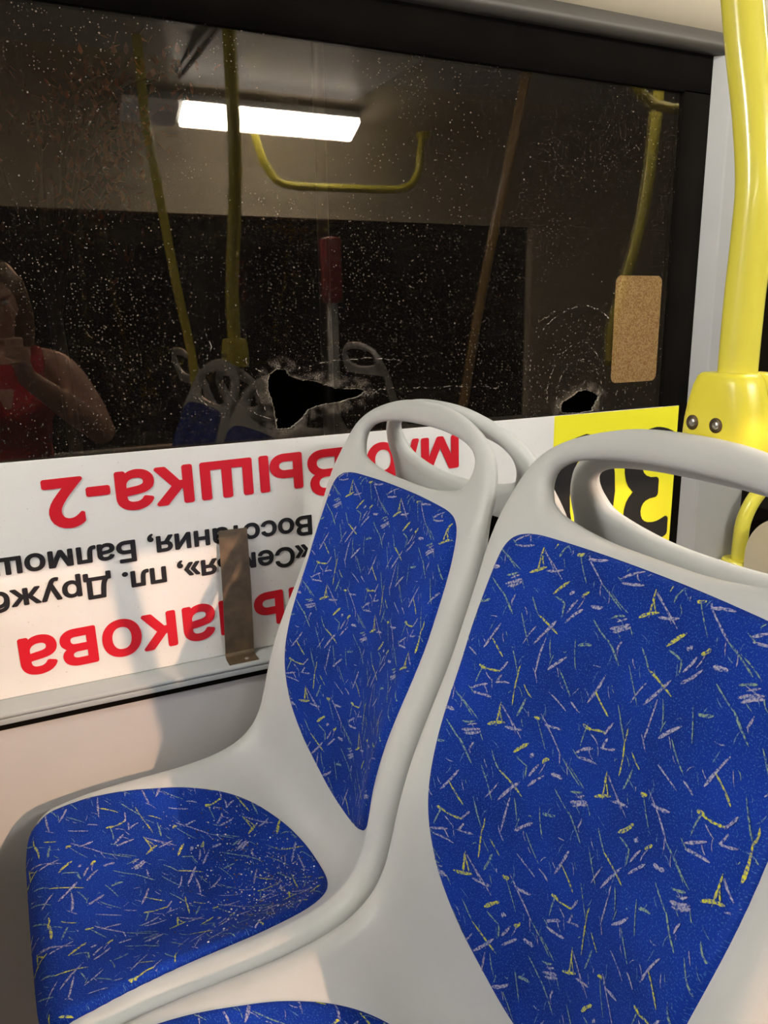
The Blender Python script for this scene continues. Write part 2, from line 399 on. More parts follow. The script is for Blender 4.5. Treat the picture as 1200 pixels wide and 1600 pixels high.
def pad_mesh(name, half, xf, seed):
    outer = closed_loop(half)
    V, D, F, L = fill(outer, [], (.0012, .003, .006, .010), .009)
    TH, RR = .010, .011
    def nn(D, k=0.0):
        d = np.clip(D / RR, 0, 1); return -.0005 + TH * np.sqrt(np.clip(1 - (1 - d)**2, 0, 1)) + k
    P = seat_pt(V[:, 0], V[:, 1], nn(D)); verts = [tuple(p) for p in P]; uvs = [tuple(v) for v in V]
    faces = [tuple(f) for f in F]; mi = [0] * len(faces)
    # skirt down into the shell
    base = seat_pt(V[L[0], 0], V[L[0], 1], -.003); k0 = len(verts); verts += [tuple(p) for p in base]; uvs += [tuple(V[i]) for i in L[0]]
    for i in range(len(L[0])):
        j = (i + 1) % len(L[0]); faces.append((L[0][i], L[0][j], k0 + j, k0 + i)); mi.append(0)
    rnd = random.Random(seed); lo, hi = outer.min(0), outer.max(0)
    lev = 0
    for a in range(-8, 9):
        for b in range(-8, 9):
            o = np.array((a * PU, b * PS))
            test = xf((np.array([[PU / 2, PS / 2]]) + o))[0]
            if not (lo[0] - .15 < test[0] < hi[0] + .15 and lo[1] - .15 < test[1] < hi[1] + .15): continue
            for (x0, y0, x1, y1, w, c) in STROKES:
                n = 7; t = np.linspace(0, 1, n); A = np.array((x0, y0), float); B = np.array((x1, y1), float)
                ax = (B - A) / np.linalg.norm(B - A); nr = np.array((-ax[1], ax[0]))
                bend = rnd.uniform(-.0012, .0012)
                ctr = A + t[:, None] * (B - A) + nr * (np.sin(t * math.pi) * bend)[:, None] + o
                half_w = np.array([w * .38 * (0.35 if i in (0, n - 1) else 1) * rnd.uniform(.65, 1.2) for i in range(n)])[:, None]
                l, r = xf(ctr + nr * half_w), xf(ctr - nr * half_w)
                Q = np.vstack([l, r]); ok = inside(Q, outer)
                if not ok.any(): continue
                DD = poly_dist(Q, outer); lev = (lev + 1) % 5
                PP = seat_pt(Q[:, 0], Q[:, 1], nn(DD, .00035 + .00012 * lev)); k0 = len(verts)
                verts += [tuple(p) for p in PP]; uvs += [tuple(q) for q in Q]
                for i in range(n - 1):
                    ids = (i, i + 1, n + i + 1, n + i)
                    if all(ok[q] for q in ids): faces.append(tuple(k0 + q for q in ids)); mi.append(c)
    me = bpy.data.meshes.new(name); me.from_pydata(verts, [], faces)
    for m in FAB: me.materials.append(m)
    me.polygons.foreach_set('material_index', mi)
    bm = bmesh.new(); bm.from_mesh(me)
    bm.normal_update()
    bm.verts.ensure_lookup_table()
    loose = [v for v in bm.verts if not v.link_faces]
    uvl = bm.loops.layers.uv.new('uv')
    for f in bm.faces:
        for lp in f.loops: lp[uvl].uv = uvs[lp.vert.index]
    bmesh.ops.delete(bm, geom=loose, context='VERTS')
    ref = seat_pt(np.array([0.0]), np.array([0.4]), 1.0)[0]
    for f in bm.faces:
        c = f.calc_center_median()
        if f.normal.dot(Vector((-0.75, 0, 0.65))) < 0 and f.material_index > 0: f.normal_flip()
    bm.to_mesh(me); bm.free()
    me.polygons.foreach_set('use_smooth', [True] * len(me.polygons))
    return me

def make_seat(name):
    root = empty(name)
    sh = link(bpy.data.objects.new('shell', SHELL_ME), root)
    link(bpy.data.objects.new('back_pad', BACK_ME), root); link(bpy.data.objects.new('seat_pad', SEAT_ME), root)
    for sy in (-1, 1):
        bm = bmesh.new()
        tube(bm, [(-.17, sy*.15, 0), (-.17, sy*.15, .33), (-.15, sy*.15, .375), (-.10, sy*.15, .39), (.05, sy*.15, .385), (.10, sy*.15, .33), (.13, sy*.15, 0)], .014, 12)
        mobj('leg', bm, M['dark_metal'], root)
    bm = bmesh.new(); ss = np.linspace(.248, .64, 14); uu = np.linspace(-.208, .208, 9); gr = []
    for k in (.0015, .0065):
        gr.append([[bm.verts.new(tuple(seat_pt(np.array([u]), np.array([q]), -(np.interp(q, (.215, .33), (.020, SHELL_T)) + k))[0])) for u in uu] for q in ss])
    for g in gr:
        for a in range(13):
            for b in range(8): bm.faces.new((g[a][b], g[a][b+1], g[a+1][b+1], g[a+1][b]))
    bmesh.ops.recalc_face_normals(bm, faces=bm.faces); mobj('gap_shade_plate', bm, M['rubber'], root)['label'] = 'black plate added behind the back to darken the gap between the seats'  # added plate: its black stands in for the shade between the seat backs
    return root

def copy_tree(o, parent=None):
    c = o.copy(); COL.objects.link(c); c.parent = parent
    for ch in list(o.children): copy_tree(ch, c)
    return c

# ---------------------------------------------------------------- the bus: floor, walls, windows, ceiling
GY = 1.25                                   # inner face of the glass
def W(z): return z + ZC
X0, X1 = -2.4, 4.6
YF = -1.12                                  # far wall

bm = bmesh.new(); box(bm, X0, X1, YF - .06, 1.30, -0.06, 0.0); structure('floor', bm, M['floor'])
bm = bmesh.new(); box(bm, -1.1, 3.2, .24, 1.199, 0.0, PZ, .004); structure('floor_podium', bm, M['floor'])
bm = bmesh.new(); box(bm, -.6, 4.2, -1.06, -.56, 0.0, PZ, .004); structure('floor_podium_far', bm, M['floor'])
# ceiling with coved sides
def cove(bm, xs, prof):
    A = [bm.verts.new((xs[0], y, W(z))) for y, z in prof]; B = [bm.verts.new((xs[1], y, W(z))) for y, z in prof]
    for i in range(len(prof) - 1): bm.faces.new((A[i], A[i+1], B[i+1], B[i]))
    return bm
bm = bmesh.new()
prof = [(-.55, .88), (-.2, .90), (.2, .90), (.62, .88)]
cove(bm, (X0, X1), prof); cove(bm, (X1, X0), [(y, z + .03) for y, z in prof])
structure('ceiling', bm, M['ceiling'], True)
bm = bmesh.new()
prof = [(1.262, .505), (1.225, .52), (1.20, .56), (1.15, .64), (1.02, .76), (.84, .85), (.62, .88)]
cove(bm, (X0, X1), prof); structure('wall_window_upper', bm, M['beige'], True)
bm = bmesh.new()
prof = [(YF, .44), (YF + .02, .52), (YF + .06, .62), (-1.03, .77), (-.97, .82), (-.75, .872), (-.55, .88)]
cove(bm, (X0, X1), prof); structure('wall_far_upper', bm, M['beige'], True)
for nm, x in (('wall_front', X0), ('wall_rear', X1)):
    bm = bmesh.new(); box(bm, x - .03, x + .03, YF - .06, 1.30, 0, W(.93)); structure(nm, bm, M['panel'])

# window side: lower panel, gap seal, ledge, pillar, top trim
bm = bmesh.new(); box(bm, X0, X1, 1.20, 1.30, 0, W(-.583)); structure('wall_window_lower', bm, M['panel'])
bm = bmesh.new(); box(bm, X0, X1, 1.196, 1.27, W(-.585), W(-.574)); structure('trim_seal', bm, M['rubber'])
bm = bmesh.new(); box(bm, X0, X1, 1.190, 1.30, W(-.5655), W(-.5575), .0035); box(bm, X0, X1, 1.1905, 1.28, W(-.5745), W(-.5658), .001); structure('trim_ledge', bm, M['ledge'], True)
bm = bmesh.new()
poly = [(1.300, 1.262), (1.302, 1.246), (1.334, 1.226), (1.340, 1.224), (1.472, 1.224), (1.482, 1.228), (1.486, 1.262)]
prism(bm, poly, lambda u, v, t: Vector((u + .032, v, t)), W(-.557), W(.60)); structure('trim_pillar', bm, M['pillar'])
bm = bmesh.new()
poly = [(1.262, .478), (1.232, .480), (1.222, .486), (1.220, .497), (1.228, .503), (1.226, .515), (1.262, .525)]
prism(bm, poly, lambda u, v, t: Vector((t, u, W(v))), X0, X1); structure('trim_top', bm, M['trimdark'], True)

# ---------------------------------------------------------------- window glass: tinted, crazed, with two holes
def make_glass(name, crazed):
    m, nt, p, out = nodes_of(name)
    nt.nodes.remove(p)
    tr = nd(nt, 'ShaderNodeBsdfTransparent'); tr.inputs[0].default_value = (0.82, 0.79, 0.74, 1)
    gl = nd(nt, 'ShaderNodeBsdfGlossy'); gl.inputs['Color'].default_value = (1.0, 0.90, 0.80, 1); gl.inputs['Roughness'].default_value = 0.015
    fr = nd(nt, 'ShaderNodeFresnel'); gm = nd(nt, 'ShaderNodeNewGeometry'); io = nd(nt, 'ShaderNodeMapRange', i_1=0.0, i_2=1.0, i_3=1.5, i_4=1 / 1.5)
    nt.links.new(gm.outputs['Backfacing'], io.inputs[0]); nt.links.new(io.outputs[0], fr.inputs[0])
    mx = nd(nt, 'ShaderNodeMixShader'); nt.links.new(fr.outputs[0], mx.inputs[0]); nt.links.new(tr.outputs[0], mx.inputs[1]); nt.links.new(gl.outputs[0], mx.inputs[2])
    last = mx.outputs[0]
    if crazed:
        tc = nd(nt, 'ShaderNodeTexCoord')
        def speck(scale, radius, prob, mask_scale, lo, hi):
            v = nd(nt, 'ShaderNodeTexVoronoi', feature='F1', i_Scale=scale); nt.links.new(tc.outputs['Object'], v.inputs['Vector'])
            a = nd(nt, 'ShaderNodeMath', operation='LESS_THAN'); nt.links.new(v.outputs['Distance'], a.inputs[0]); a.inputs[1].default_value = radius
            sp = nd(nt, 'ShaderNodeSeparateColor'); nt.links.new(v.outputs['Color'], sp.inputs[0])
            b = nd(nt, 'ShaderNodeMath', operation='LESS_THAN'); nt.links.new(sp.outputs[0], b.inputs[0]); b.inputs[1].default_value = prob
            c = nd(nt, 'ShaderNodeMath', operation='MULTIPLY'); nt.links.new(a.outputs[0], c.inputs[0]); nt.links.new(b.outputs[0], c.inputs[1])
            n = nd(nt, 'ShaderNodeTexNoise', i_Scale=mask_scale, i_Detail=3.0); nt.links.new(tc.outputs['Object'], n.inputs['Vector'])
            d = nd(nt, 'ShaderNodeMath', operation='MULTIPLY'); nt.links.new(c.outputs[0], d.inputs[0]); nt.links.new(ramp(nt, n.outputs['Fac'], lo, hi), d.inputs[1])
            e = nd(nt, 'ShaderNodeMath', operation='MULTIPLY'); nt.links.new(d.outputs[0], e.inputs[0]); nt.links.new(sp.outputs[1], e.inputs[1])
            return e.outputs[0]
        s1 = speck(170, .15, .40, 6.0, .25, .65); s2 = speck(90, .11, .18, 4.0, .30, .6); s3 = speck(330, .21, .16, 9.0, .3, .7)
        # crazing close to the holes
        at_ = nd(nt, 'ShaderNodeAttribute', attribute_name='hole_distance')
        vo = nd(nt, 'ShaderNodeTexVoronoi', feature='DISTANCE_TO_EDGE', i_Scale=330.0); nt.links.new(tc.outputs['Object'], vo.inputs['Vector'])
        cr = nd(nt, 'ShaderNodeMath', operation='LESS_THAN', i_1=0.09); nt.links.new(vo.outputs['Distance'], cr.inputs[0])
        nm = nd(nt, 'ShaderNodeMapRange', i_1=0.0, i_2=0.022, i_3=0.75, i_4=0.0); nt.links.new(at_.outputs['Fac'], nm.inputs[0])
        nz = nd(nt, 'ShaderNodeTexNoise', i_Scale=60.0, i_Detail=3.0); nt.links.new(tc.outputs['Object'], nz.inputs['Vector'])
        k1 = nd(nt, 'ShaderNodeMath', operation='MULTIPLY'); nt.links.new(nm.outputs[0], k1.inputs[0]); nt.links.new(ramp(nt, nz.outputs['Fac'], .42, .75), k1.inputs[1])
        k2 = nd(nt, 'ShaderNodeMath', operation='MULTIPLY'); nt.links.new(k1.outputs[0], k2.inputs[0]); nt.links.new(cr.outputs[0], k2.inputs[1])
        mxm = nd(nt, 'ShaderNodeMath', operation='MAXIMUM'); nt.links.new(s1, mxm.inputs[0]); nt.links.new(s2, mxm.inputs[1])
        mx0 = nd(nt, 'ShaderNodeMath', operation='MAXIMUM'); nt.links.new(mxm.outputs[0], mx0.inputs[0]); nt.links.new(s3, mx0.inputs[1])
        mxh = nd(nt, 'ShaderNodeMath', operation='MAXIMUM', i_1=HAZE); nt.links.new(mx0.outputs[0], mxh.inputs[0]); mxm = mxh
        mx2 = nd(nt, 'ShaderNodeMath', operation='MAXIMUM'); nt.links.new(mxm.outputs[0], mx2.inputs[0]); nt.links.new(k2.outputs[0], mx2.inputs[1])
        df = nd(nt, 'ShaderNodeBsdfDiffuse'); df.inputs[0].default_value = (0.55, 0.46, 0.39, 1)
        m3 = nd(nt, 'ShaderNodeMixShader'); nt.links.new(mx2.outputs[0], m3.inputs[0]); nt.links.new(last, m3.inputs[1]); nt.links.new(df.outputs[0], m3.inputs[2])
        last = m3.outputs[0]
    nt.links.new(last, out.inputs['Surface'])
    return m
M['glass'] = make_glass('crazed_tinted_glass', True)
M['glass_plain'] = make_glass('tinted_glass', False)
def make_frost():
    m, nt, p, out = nodes_of('broken_glass_edge')
    tc = nd(nt, 'ShaderNodeTexCoord')
    nz = nd(nt, 'ShaderNodeTexNoise', i_Scale=260.0, i_Detail=3.0); nt.links.new(tc.outputs['Object'], nz.inputs['Vector'])
    nt.links.new(ramp(nt, nz.outputs['Fac'], .4, .65, (0.05, 0.045, 0.035, 1), (0.62, 0.56, 0.45, 1)), p.inputs['Base Color'])
    p.inputs['Roughness'].default_value = 0.4
    return m
M['frost'] = make_frost()
def make_crack():
    m, nt, p, out = nodes_of('crack_line')
    tc = nd(nt, 'ShaderNodeTexCoord')
    nz = nd(nt, 'ShaderNodeTexNoise', i_Scale=190.0, i_Detail=2.0); nt.links.new(tc.outputs['Object'], nz.inputs['Vector'])
    p.inputs['Base Color'].default_value = (0.52, 0.46, 0.39, 1); p.inputs['Roughness'].default_value = 0.4
    nt.links.new(ramp(nt, nz.outputs['Fac'], .46, .72), p.inputs['Alpha'])
    return m
M['crack'] = make_crack()

BIG = [(422,584),(432,577),(447,577),(451,585),(460,591),(472,594),(490,595),(505,600),(522,606),(540,608),(560,607),(572,611),(562,619),(545,624),(530,629),(510,631),(492,636),(482,641),(476,650),(467,659),(455,669),(434,671),(432,662),(429,640),(425,625),(419,609),(419,594)]
SMALL = [(877,633),(880,628),(897,618),(903,612),(917,609),(930,613),(937,620),(933,628),(928,637),(927,642),(902,646),(878,645)]
rnd = random.Random(5)
def hole_poly(px, jit):
    P = np.array([(at(x, y, GY).x, at(x, y, GY).z) for x, y in px]); P = resample(P, .0022)
    return P + np.array([(rnd.gauss(0, jit), rnd.gauss(0, jit)) for _ in P])
HB, HS = hole_poly(BIG, .00045), hole_poly(SMALL, .00045)
GX0, GX1, GZ0, GZ1 = -1.30, 1.332, W(-.557), W(.483)
outer = resample(np.array([(GX0, GZ0), (GX1, GZ0), (GX1, GZ1), (GX0, GZ1)]), .04)
V, D, F, L = fill(outer, [HB, HS], (), .02)
# a finer zone around the holes carries the distance for the crazing
extra = [offset(h, -o) for h in (HB, HS) for o in (.004, .008, .013, .019, .026)]
allp = [Vector(p) for p in np.vstack([outer, HB, HS])]; n0, n1, n2 = len(outer), len(HB), len(HS)
ed = [(i, (i + 1) % n0) for i in range(n0)] + [(n0 + i, n0 + (i + 1) % n1) for i in range(n1)] + [(n0 + n1 + i, n0 + n1 + (i + 1) % n2) for i in range(n2)]
for q in extra:
    ok = inside(q, outer) & ~inside(q, HB) & ~inside(q, HS) & (np.minimum(poly_dist(q, HB), poly_dist(q, HS)) > .003)
    allp += [Vector(p) for p in q[ok]]
vs, es, fs, ov, oe, of = delaunay_2d_cdt(allp, ed, [], 0, 1e-6)
V = np.array([tuple(v) for v in vs]); F = np.array([f for f in fs if len(f) == 3]); c = V[F].mean(1)
F = F[inside(c, outer) & ~inside(c, HB) & ~inside(c, HS)]
mp = {o: n for n, olds in enumerate(ov) for o in olds}
hd = np.minimum(poly_dist(V, HB), poly_dist(V, HS)); n = len(V)
verts = [(x, GY, z) for x, z in V] + [(x, GY + .006, z) for x, z in V]
faces = [tuple(f) for f in F] + [tuple(n + i for i in f[::-1]) for f in F]; mi = [0] * len(faces)
for k0, k in ((n0, n1), (n0 + n1, n2)):
    for i in range(k):
        a, b = mp[k0 + i], mp[k0 + (i + 1) % k]; faces.append((a, b, b + n, a + n)); mi.append(1)
me = bpy.data.meshes.new('window_1'); me.from_pydata(verts, [], faces); me.materials.append(M['glass']); me.materials.append(M['frost'])
me.polygons.foreach_set('material_index', mi)
atr = me.attributes.new('hole_distance', 'FLOAT', 'POINT'); atr.data.foreach_set('value', np.concatenate([hd, hd]).astype(np.float32))
win = link(bpy.data.objects.new('window_1', me)); tag(win, kind='structure')
# crack lines and rings
bm = bmesh.new()
def crack(px, w=.0008, jit=.0012, closed=False):
    P = [at(x, y, GY - .0004) for x, y in px]; P = smooth_path(P, 7)
    P = [p + Vector((rnd.gauss(0, jit), 0, rnd.gauss(0, jit))) for p in P]
    for a, b in zip(P, P[1:]):
        t = (b - a).normalized(); nn = Vector((-t.z, 0, t.x)) * w * rnd.uniform(.35, .8)
        bm.faces.new([bm.verts.new(q) for q in (a + nn, b + nn, b - nn, a - nn)])
for px in ([(872,640),(870,612),(878,585),(893,568),(912,562),(928,572),(938,592),(942,615),(941,638)],
           [(858,642),(855,612),(862,582),(878,553),(898,538),(915,535),(930,550),(942,572),(946,600)],
           [(838,640),(828,600),(830,560),(845,520),(868,495),(895,482),(920,478),(942,488),(952,500)],
           [(820,610),(822,570),(838,535),(852,510)], [(848,500),(870,485),(882,488)],
           [(905,612),(912,600),(914,592)], [(897,617),(885,612),(872,610)], [(963,612),(962,630)], [(976,608),(977,628)],
           [(340,595),(360,618),(380,635),(410,650),(432,655)], [(300,612),(330,640),(352,655)], [(385,560),(395,590),(405,620),(415,640)],
           [(320,520),(330,545),(318,565)], [(572,611),(600,607),(650,606),(700,604),(780,606)], [(452,585),(462,577),(478,573),(520,564),(590,560),(640,566)],
           [(400,575),(412,588),(418,600)], [(560,620),(575,616),(590,613)]):
    crack(px)
mobj('crack_lines', bm, M['crack'], win)
# black seal around the pane
bm = bmesh.new()
box(bm, GX0, GX1 + .004, 1.243, 1.262, W(.410), W(.483)); box(bm, 1.268, GX1 + .004, 1.243, 1.262, W(-.557), W(.412))
box(bm, GX0, -1.235, 1.243, 1.262, W(-.557), W(.412))
mobj('window_seal', bm, M['rubber'], win)
for nm, a, b in (('window_2', 1.518, 4.5), ('window_3', -2.37, -1.36)):
    bm = bmesh.new(); box(bm, a, b, GY, GY + .006, W(-.557), W(.483)); structure(nm, bm, M['glass_plain'])
bm = bmesh.new(); box(bm, -1.36, -1.30, 1.226, 1.262, W(-.557), W(.60)); structure('trim_pillar_front', bm, M['pillar'])
# far wall: lower panel, dark window band, seats behind
bm = bmesh.new(); box(bm, X0, X1, YF - .06, YF, 0, W(-.56)); structure('wall_far_lower', bm, M['panel'])
bm = bmesh.new(); box(bm, X0, X1, YF - .05, YF - .044, W(-.56), W(.45)); structure('window_4', bm, M['glass_plain'])
bm = bmesh.new(); box(bm, 2.66, X1, YF - .04, YF + .012, W(-.56), W(.45), .01); structure('wall_far_panel', bm, M['beige'])
for k, x in enumerate((-1.35, .1)):
    bm = bmesh.new(); box(bm, x - .06, x + .06, YF - .05, YF, W(-.56), W(.45), .01); structure('trim_far_post', bm, M['rubber'])

# ---------------------------------------------------------------- route sign standing upside down in the window
SY = 1.2415
sign = empty('route_sign', (.6, SY, W(-.557)))
tag(sign, 'long white route sign with red and black lettering, upside down against the broken window', 'sign')
sb = sign.location.copy()
bm = bmesh.new(); box(bm, -.72, 1.311, SY, SY + .004, W(-.557), W(-.197), .0006); mobj('panel', bm, M['white'], sign, False, sb)
bm = bmesh.new(); box(bm, .981, 1.3108, SY - .0006, SY + .001, W(-.5565), W(-.1973)); o = mobj('yellow_ground', bm, M['yellow_ink'], sign, False, sb)
o['label'] = 'yellow field'
def glyphs(text, bold):
    cu = bpy.data.curves.new('txt', 'FONT'); cu.body = text; cu.size = 1.0; cu.resolution_u = 5; cu.fill_mode = 'NONE'
    to = bpy.data.objects.new('txt', cu); COL.objects.link(to)
    dg = bpy.context.evaluated_depsgraph_get(); dg.update()
    me = bpy.data.meshes.new_from_object(to.evaluated_get(dg)); bpy.data.objects.remove(to); bpy.data.curves.remove(cu)
    v = np.array([tuple(q.co) for q in me.vertices]); ed = [tuple(e.vertices) for e in me.edges]; bpy.data.meshes.remove(me)
    v[:, 0] -= v[:, 0].min()
    vs, es, fs, ov, oe, of = delaunay_2d_cdt([Vector(p[:2]) for p in v], ed, [], 0, 1e-6)
    w = np.array([tuple(q) for q in vs]); f = np.array([q for q in fs if len(q) == 3]); c = w[f].mean(1); ins = np.zeros(len(c), bool)
    for a, b in ed:                                   # even-odd test against every outline edge
        (x0, y0), (x1, y1) = v[a][:2], v[b][:2]
        if y0 != y1: ins ^= ((y0 > c[:, 1]) != (y1 > c[:, 1])) & (c[:, 0] < (x1 - x0) * (c[:, 1] - y0) / (y1 - y0) + x0)
    f = f[ins]; w = np.column_stack([w, np.zeros(len(w))]); V, F = [], []
    shifts = [(0, 0)] + ([(bold * math.cos(q), bold * math.sin(q)) for q in [math.pi / 6 * k for k in range(12)]] if bold else [])
    for k, (dx, dy) in enumerate(shifts):             # bold face: the outline fattened all round
        n = len(V) * len(w); V.append(w + np.array((dx, dy, k * 3e-5))); F += [tuple(n + i for i in p) for p in f]
    return np.vstack(V), F
def lettering(name, text, x_start, z_base, cap, material, bold=0.0, fit=None, xs=1.0, tilt=0.0, lift=.0012, label=None):
    """text rotated by half a turn: it runs towards -x and its tops point down. x_start = reading start (right end)"""
    v, fa = glyphs(text, bold)
    sc = cap / CAPH; w = (fit / v[:, 0].max()) if fit else sc * xs
    v[:, 0] *= w; v[:, 1] *= sc
    ct, st = math.cos(tilt), math.sin(tilt)
    P = np.stack([x_start - (v[:, 0] * ct - v[:, 1] * st), np.full(len(v), SY - lift), W(z_base) - (v[:, 1] * ct + v[:, 0] * st)], 1) - np.array(sb)
    P[:, 1] -= v[:, 2]
    me = bpy.data.meshes.new(name); me.from_pydata([tuple(p) for p in P], [], fa); me.materials.append(material)
    o = link(bpy.data.objects.new(name, me), sign)
    if label: o['label'] = label
    return o
_h = glyphs('Н', 0)[0]; CAPH = _h[:, 1].max() - _h[:, 1].min()
lettering('red_lettering', 'м/р Вышка-2', .758, -.218, .076, M['red_ink'], .026, fit=.712, tilt=.016, label='red line of lettering nearest the window')
lettering('black_lettering', '. Восстания, Балмошная', .493, -.332, .033, M['black_ink'], .030, xs=1.16, tilt=.010)
lettering('black_lettering', '«Семья», пл. Дружбы', .458, -.383, .033, M['black_ink'], .030, xs=1.15, tilt=.010)
lettering('red_lettering', 'ул. Мильчакова', .815, -.451, .076, M['red_ink'], .026, fit=.828, tilt=.020, label='red line of lettering nearest the ledge')
lettering('route_number', '30', 1.300, -.248, .25, M['black_ink'], .020, fit=.322, lift=.0016)

# ---------------------------------------------------------------- brown bent strip standing on the ledge
br = empty('bent_metal_bracket', (.325, 1.215, W(-.5575)))
tag(br, 'brown bent metal strip screwed to the ledge in front of the sign', 'bracket'); bb = br.location.copy()
bm = bmesh.new()
path = [(1.197, -.5568), (1.215, -.5568), (1.224, -.5555), (1.2285, -.551), (1.2295, -.544), (1.228, -.50), (1.227, -.45), (1.229, -.40), (1.232, -.36), (1.2345, -.337)]
path = [(p.y, p.z) for p in smooth_path([(0, y, z) for y, z in path], 5)]
prev = None
for i, (y, z) in enumerate(path):
    a = path[max(i-1, 0)]; b = path[min(i+1, len(path)-1)]; t = Vector((0, b[0]-a[0], b[1]-a[1])).normalized(); nn = Vector((0, -t.z, t.y)) * .0009
    k = i / (len(path) - 1); xl = .296 + .006 * k; xr = .3465 + .003 * k
    cur = [bm.verts.new(Vector((x, y, W(z))) + s * nn) for x, s in ((xl, 1), (xr, 1), (xr, -1), (xl, -1))]
    if prev:
        for q in range(4): bm.faces.new((prev[q], prev[(q+1) % 4], cur[(q+1) % 4], cur[q]))
    else: bm.faces.new(cur)
    prev = cur
bm.faces.new(list(reversed(prev))); bmesh.ops.recalc_face_normals(bm, faces=bm.faces)
mobj('strip', bm, M['bracket'], br, False, bb)
bm = bmesh.new(); bmesh.ops.create_uvsphere(bm, u_segments=14, v_segments=8, radius=.004, matrix=Matrix.Translation((.329, 1.208, W(-.5558))) @ Matrix.Diagonal((1, 1, .45, 1)))
mobj('screw', bm, M['steel'], br, True, bb)['label'] = 'small steel screw'

# ---------------------------------------------------------------- seats
SHELL_ME = shell_mesh()
BACK_XF = pattern_xf((-.16, .36), (1, 0), (0, 1))
SEAT_XF = pattern_xf((-.0929 - .0575, .959 + .0432), (0, -1), (1, 0))
BACK_ME = pad_mesh('back_pad', BACK_HALF, BACK_XF, 3)
SEAT_ME = pad_mesh('seat_pad', SEATPAD_HALF, SEAT_XF, 4)
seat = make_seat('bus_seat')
XM = .537                                   # plane between the backs
AIS = (.004, -.455, .012)
def place(o, x, y, z, rz, label, group='grey plastic bus seats with blue patterned pads'):
    o.location = (x, y, z); o.rotation_euler = (0, 0, rz); return tag(o, label, 'seat', group)
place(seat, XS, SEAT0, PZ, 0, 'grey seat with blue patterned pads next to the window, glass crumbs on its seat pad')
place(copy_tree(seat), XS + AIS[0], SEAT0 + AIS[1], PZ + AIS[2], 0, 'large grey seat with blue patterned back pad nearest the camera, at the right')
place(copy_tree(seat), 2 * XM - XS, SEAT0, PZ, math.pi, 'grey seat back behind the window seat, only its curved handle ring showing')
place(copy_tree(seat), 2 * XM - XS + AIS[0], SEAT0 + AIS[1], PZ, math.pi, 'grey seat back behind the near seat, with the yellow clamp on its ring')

# ---------------------------------------------------------------- yellow stanchion clamped to the rear aisle seat
px_, py_ = .570, .478
pole = empty('yellow_stanchion', (px_, py_, W(-.15)))
tag(pole, 'thick yellow grab pole with a bend, clamped to the seat ring at the right', 'pole'); pb = pole.location.copy()
bm = bmesh.new()
path = [(px_, py_, W(-.07)), (px_, py_, W(.0)), (px_ + .002, py_, W(.06)), (px_ + .004, py_ + .002, W(.10)), (px_ + .006, py_ + .012, W(.15)), (px_ + .008, py_ + .028, W(.21)), (px_ + .010, py_ + .044, W(.28)), (px_ + .012, py_ + .053, W(.34)), (px_ + .014, py_ + .056, W(.45)), (px_ + .016, py_ + .056, W(.878))]
tube(bm, smooth_path(path, 8), .0160, 28); mobj('tube', bm, M['yellow'], pole, True, pb)
def half_clamp(sgn):
    bm = bmesh.new()
    lv = [(-.0555, .0195, .020), (-.056, .0235, .0255), (-.0585, .0262, .0285), (-.066, .0280, .0320), (-.080, .0292, .0365), (-.095, .0298, .0395), (-.108, .0298, .0408), (-.118, .0290, .0408), (-.124, .0275, .039), (-.126, .025, .037)]
    rings = []
    for z, hx, hy in lv:
        ring = []
        for k in range(25):
            a = -math.pi / 2 + math.pi * k / 24; ca, sa = math.cos(a), math.sin(a); e = .55
            ring.append(bm.verts.new((px_ + sgn * (.0007 + hx * abs(ca) ** e), py_ + hy * .93 * math.copysign(abs(sa) ** e, sa), W(z + .004))))
        rings.append(ring)
    for A, B in zip(rings, rings[1:]):
        for k in range(24): bm.faces.new((A[k], A[k+1], B[k+1], B[k]))
        bm.faces.new((A[24], A[0], B[0], B[24]))
    bm.faces.new(rings[0]); bm.faces.new(rings[-1]); bmesh.ops.recalc_face_normals(bm, faces=bm.faces)
    return bm
for s in (-1, 1):
    h = mobj('clamp', half_clamp(s), M['yplastic'], pole, True, pb)
    if s < 0:
        h['label'] = 'yellow plastic clamp half with two recessed screws'
        for dy in (.0165, -.0085):
            bm = bmesh.new(); cx = px_ - .0302; c = (cx, py_ + dy, W(-.094))
            rot = Matrix.Translation(c) @ Matrix.Rotation(math.pi / 2, 4, 'Y')
            bmesh.ops.create_cone(bm, cap_ends=True, segments=20, radius1=.0064, radius2=.0064, depth=.0016, matrix=rot)
            mobj('screw_recess', bm, M['bracket'], h, True, pb)
            bm = bmesh.new(); bmesh.ops.create_uvsphere(bm, u_segments=16, v_segments=8, radius=.0036, matrix=Matrix.Translation(Vector(c) + Vector((-.0006, 0, 0))) @ Matrix.Diagonal((.4, 1, 1, 1)))
            mobj('screw', bm, M['steel'], h, True, pb)

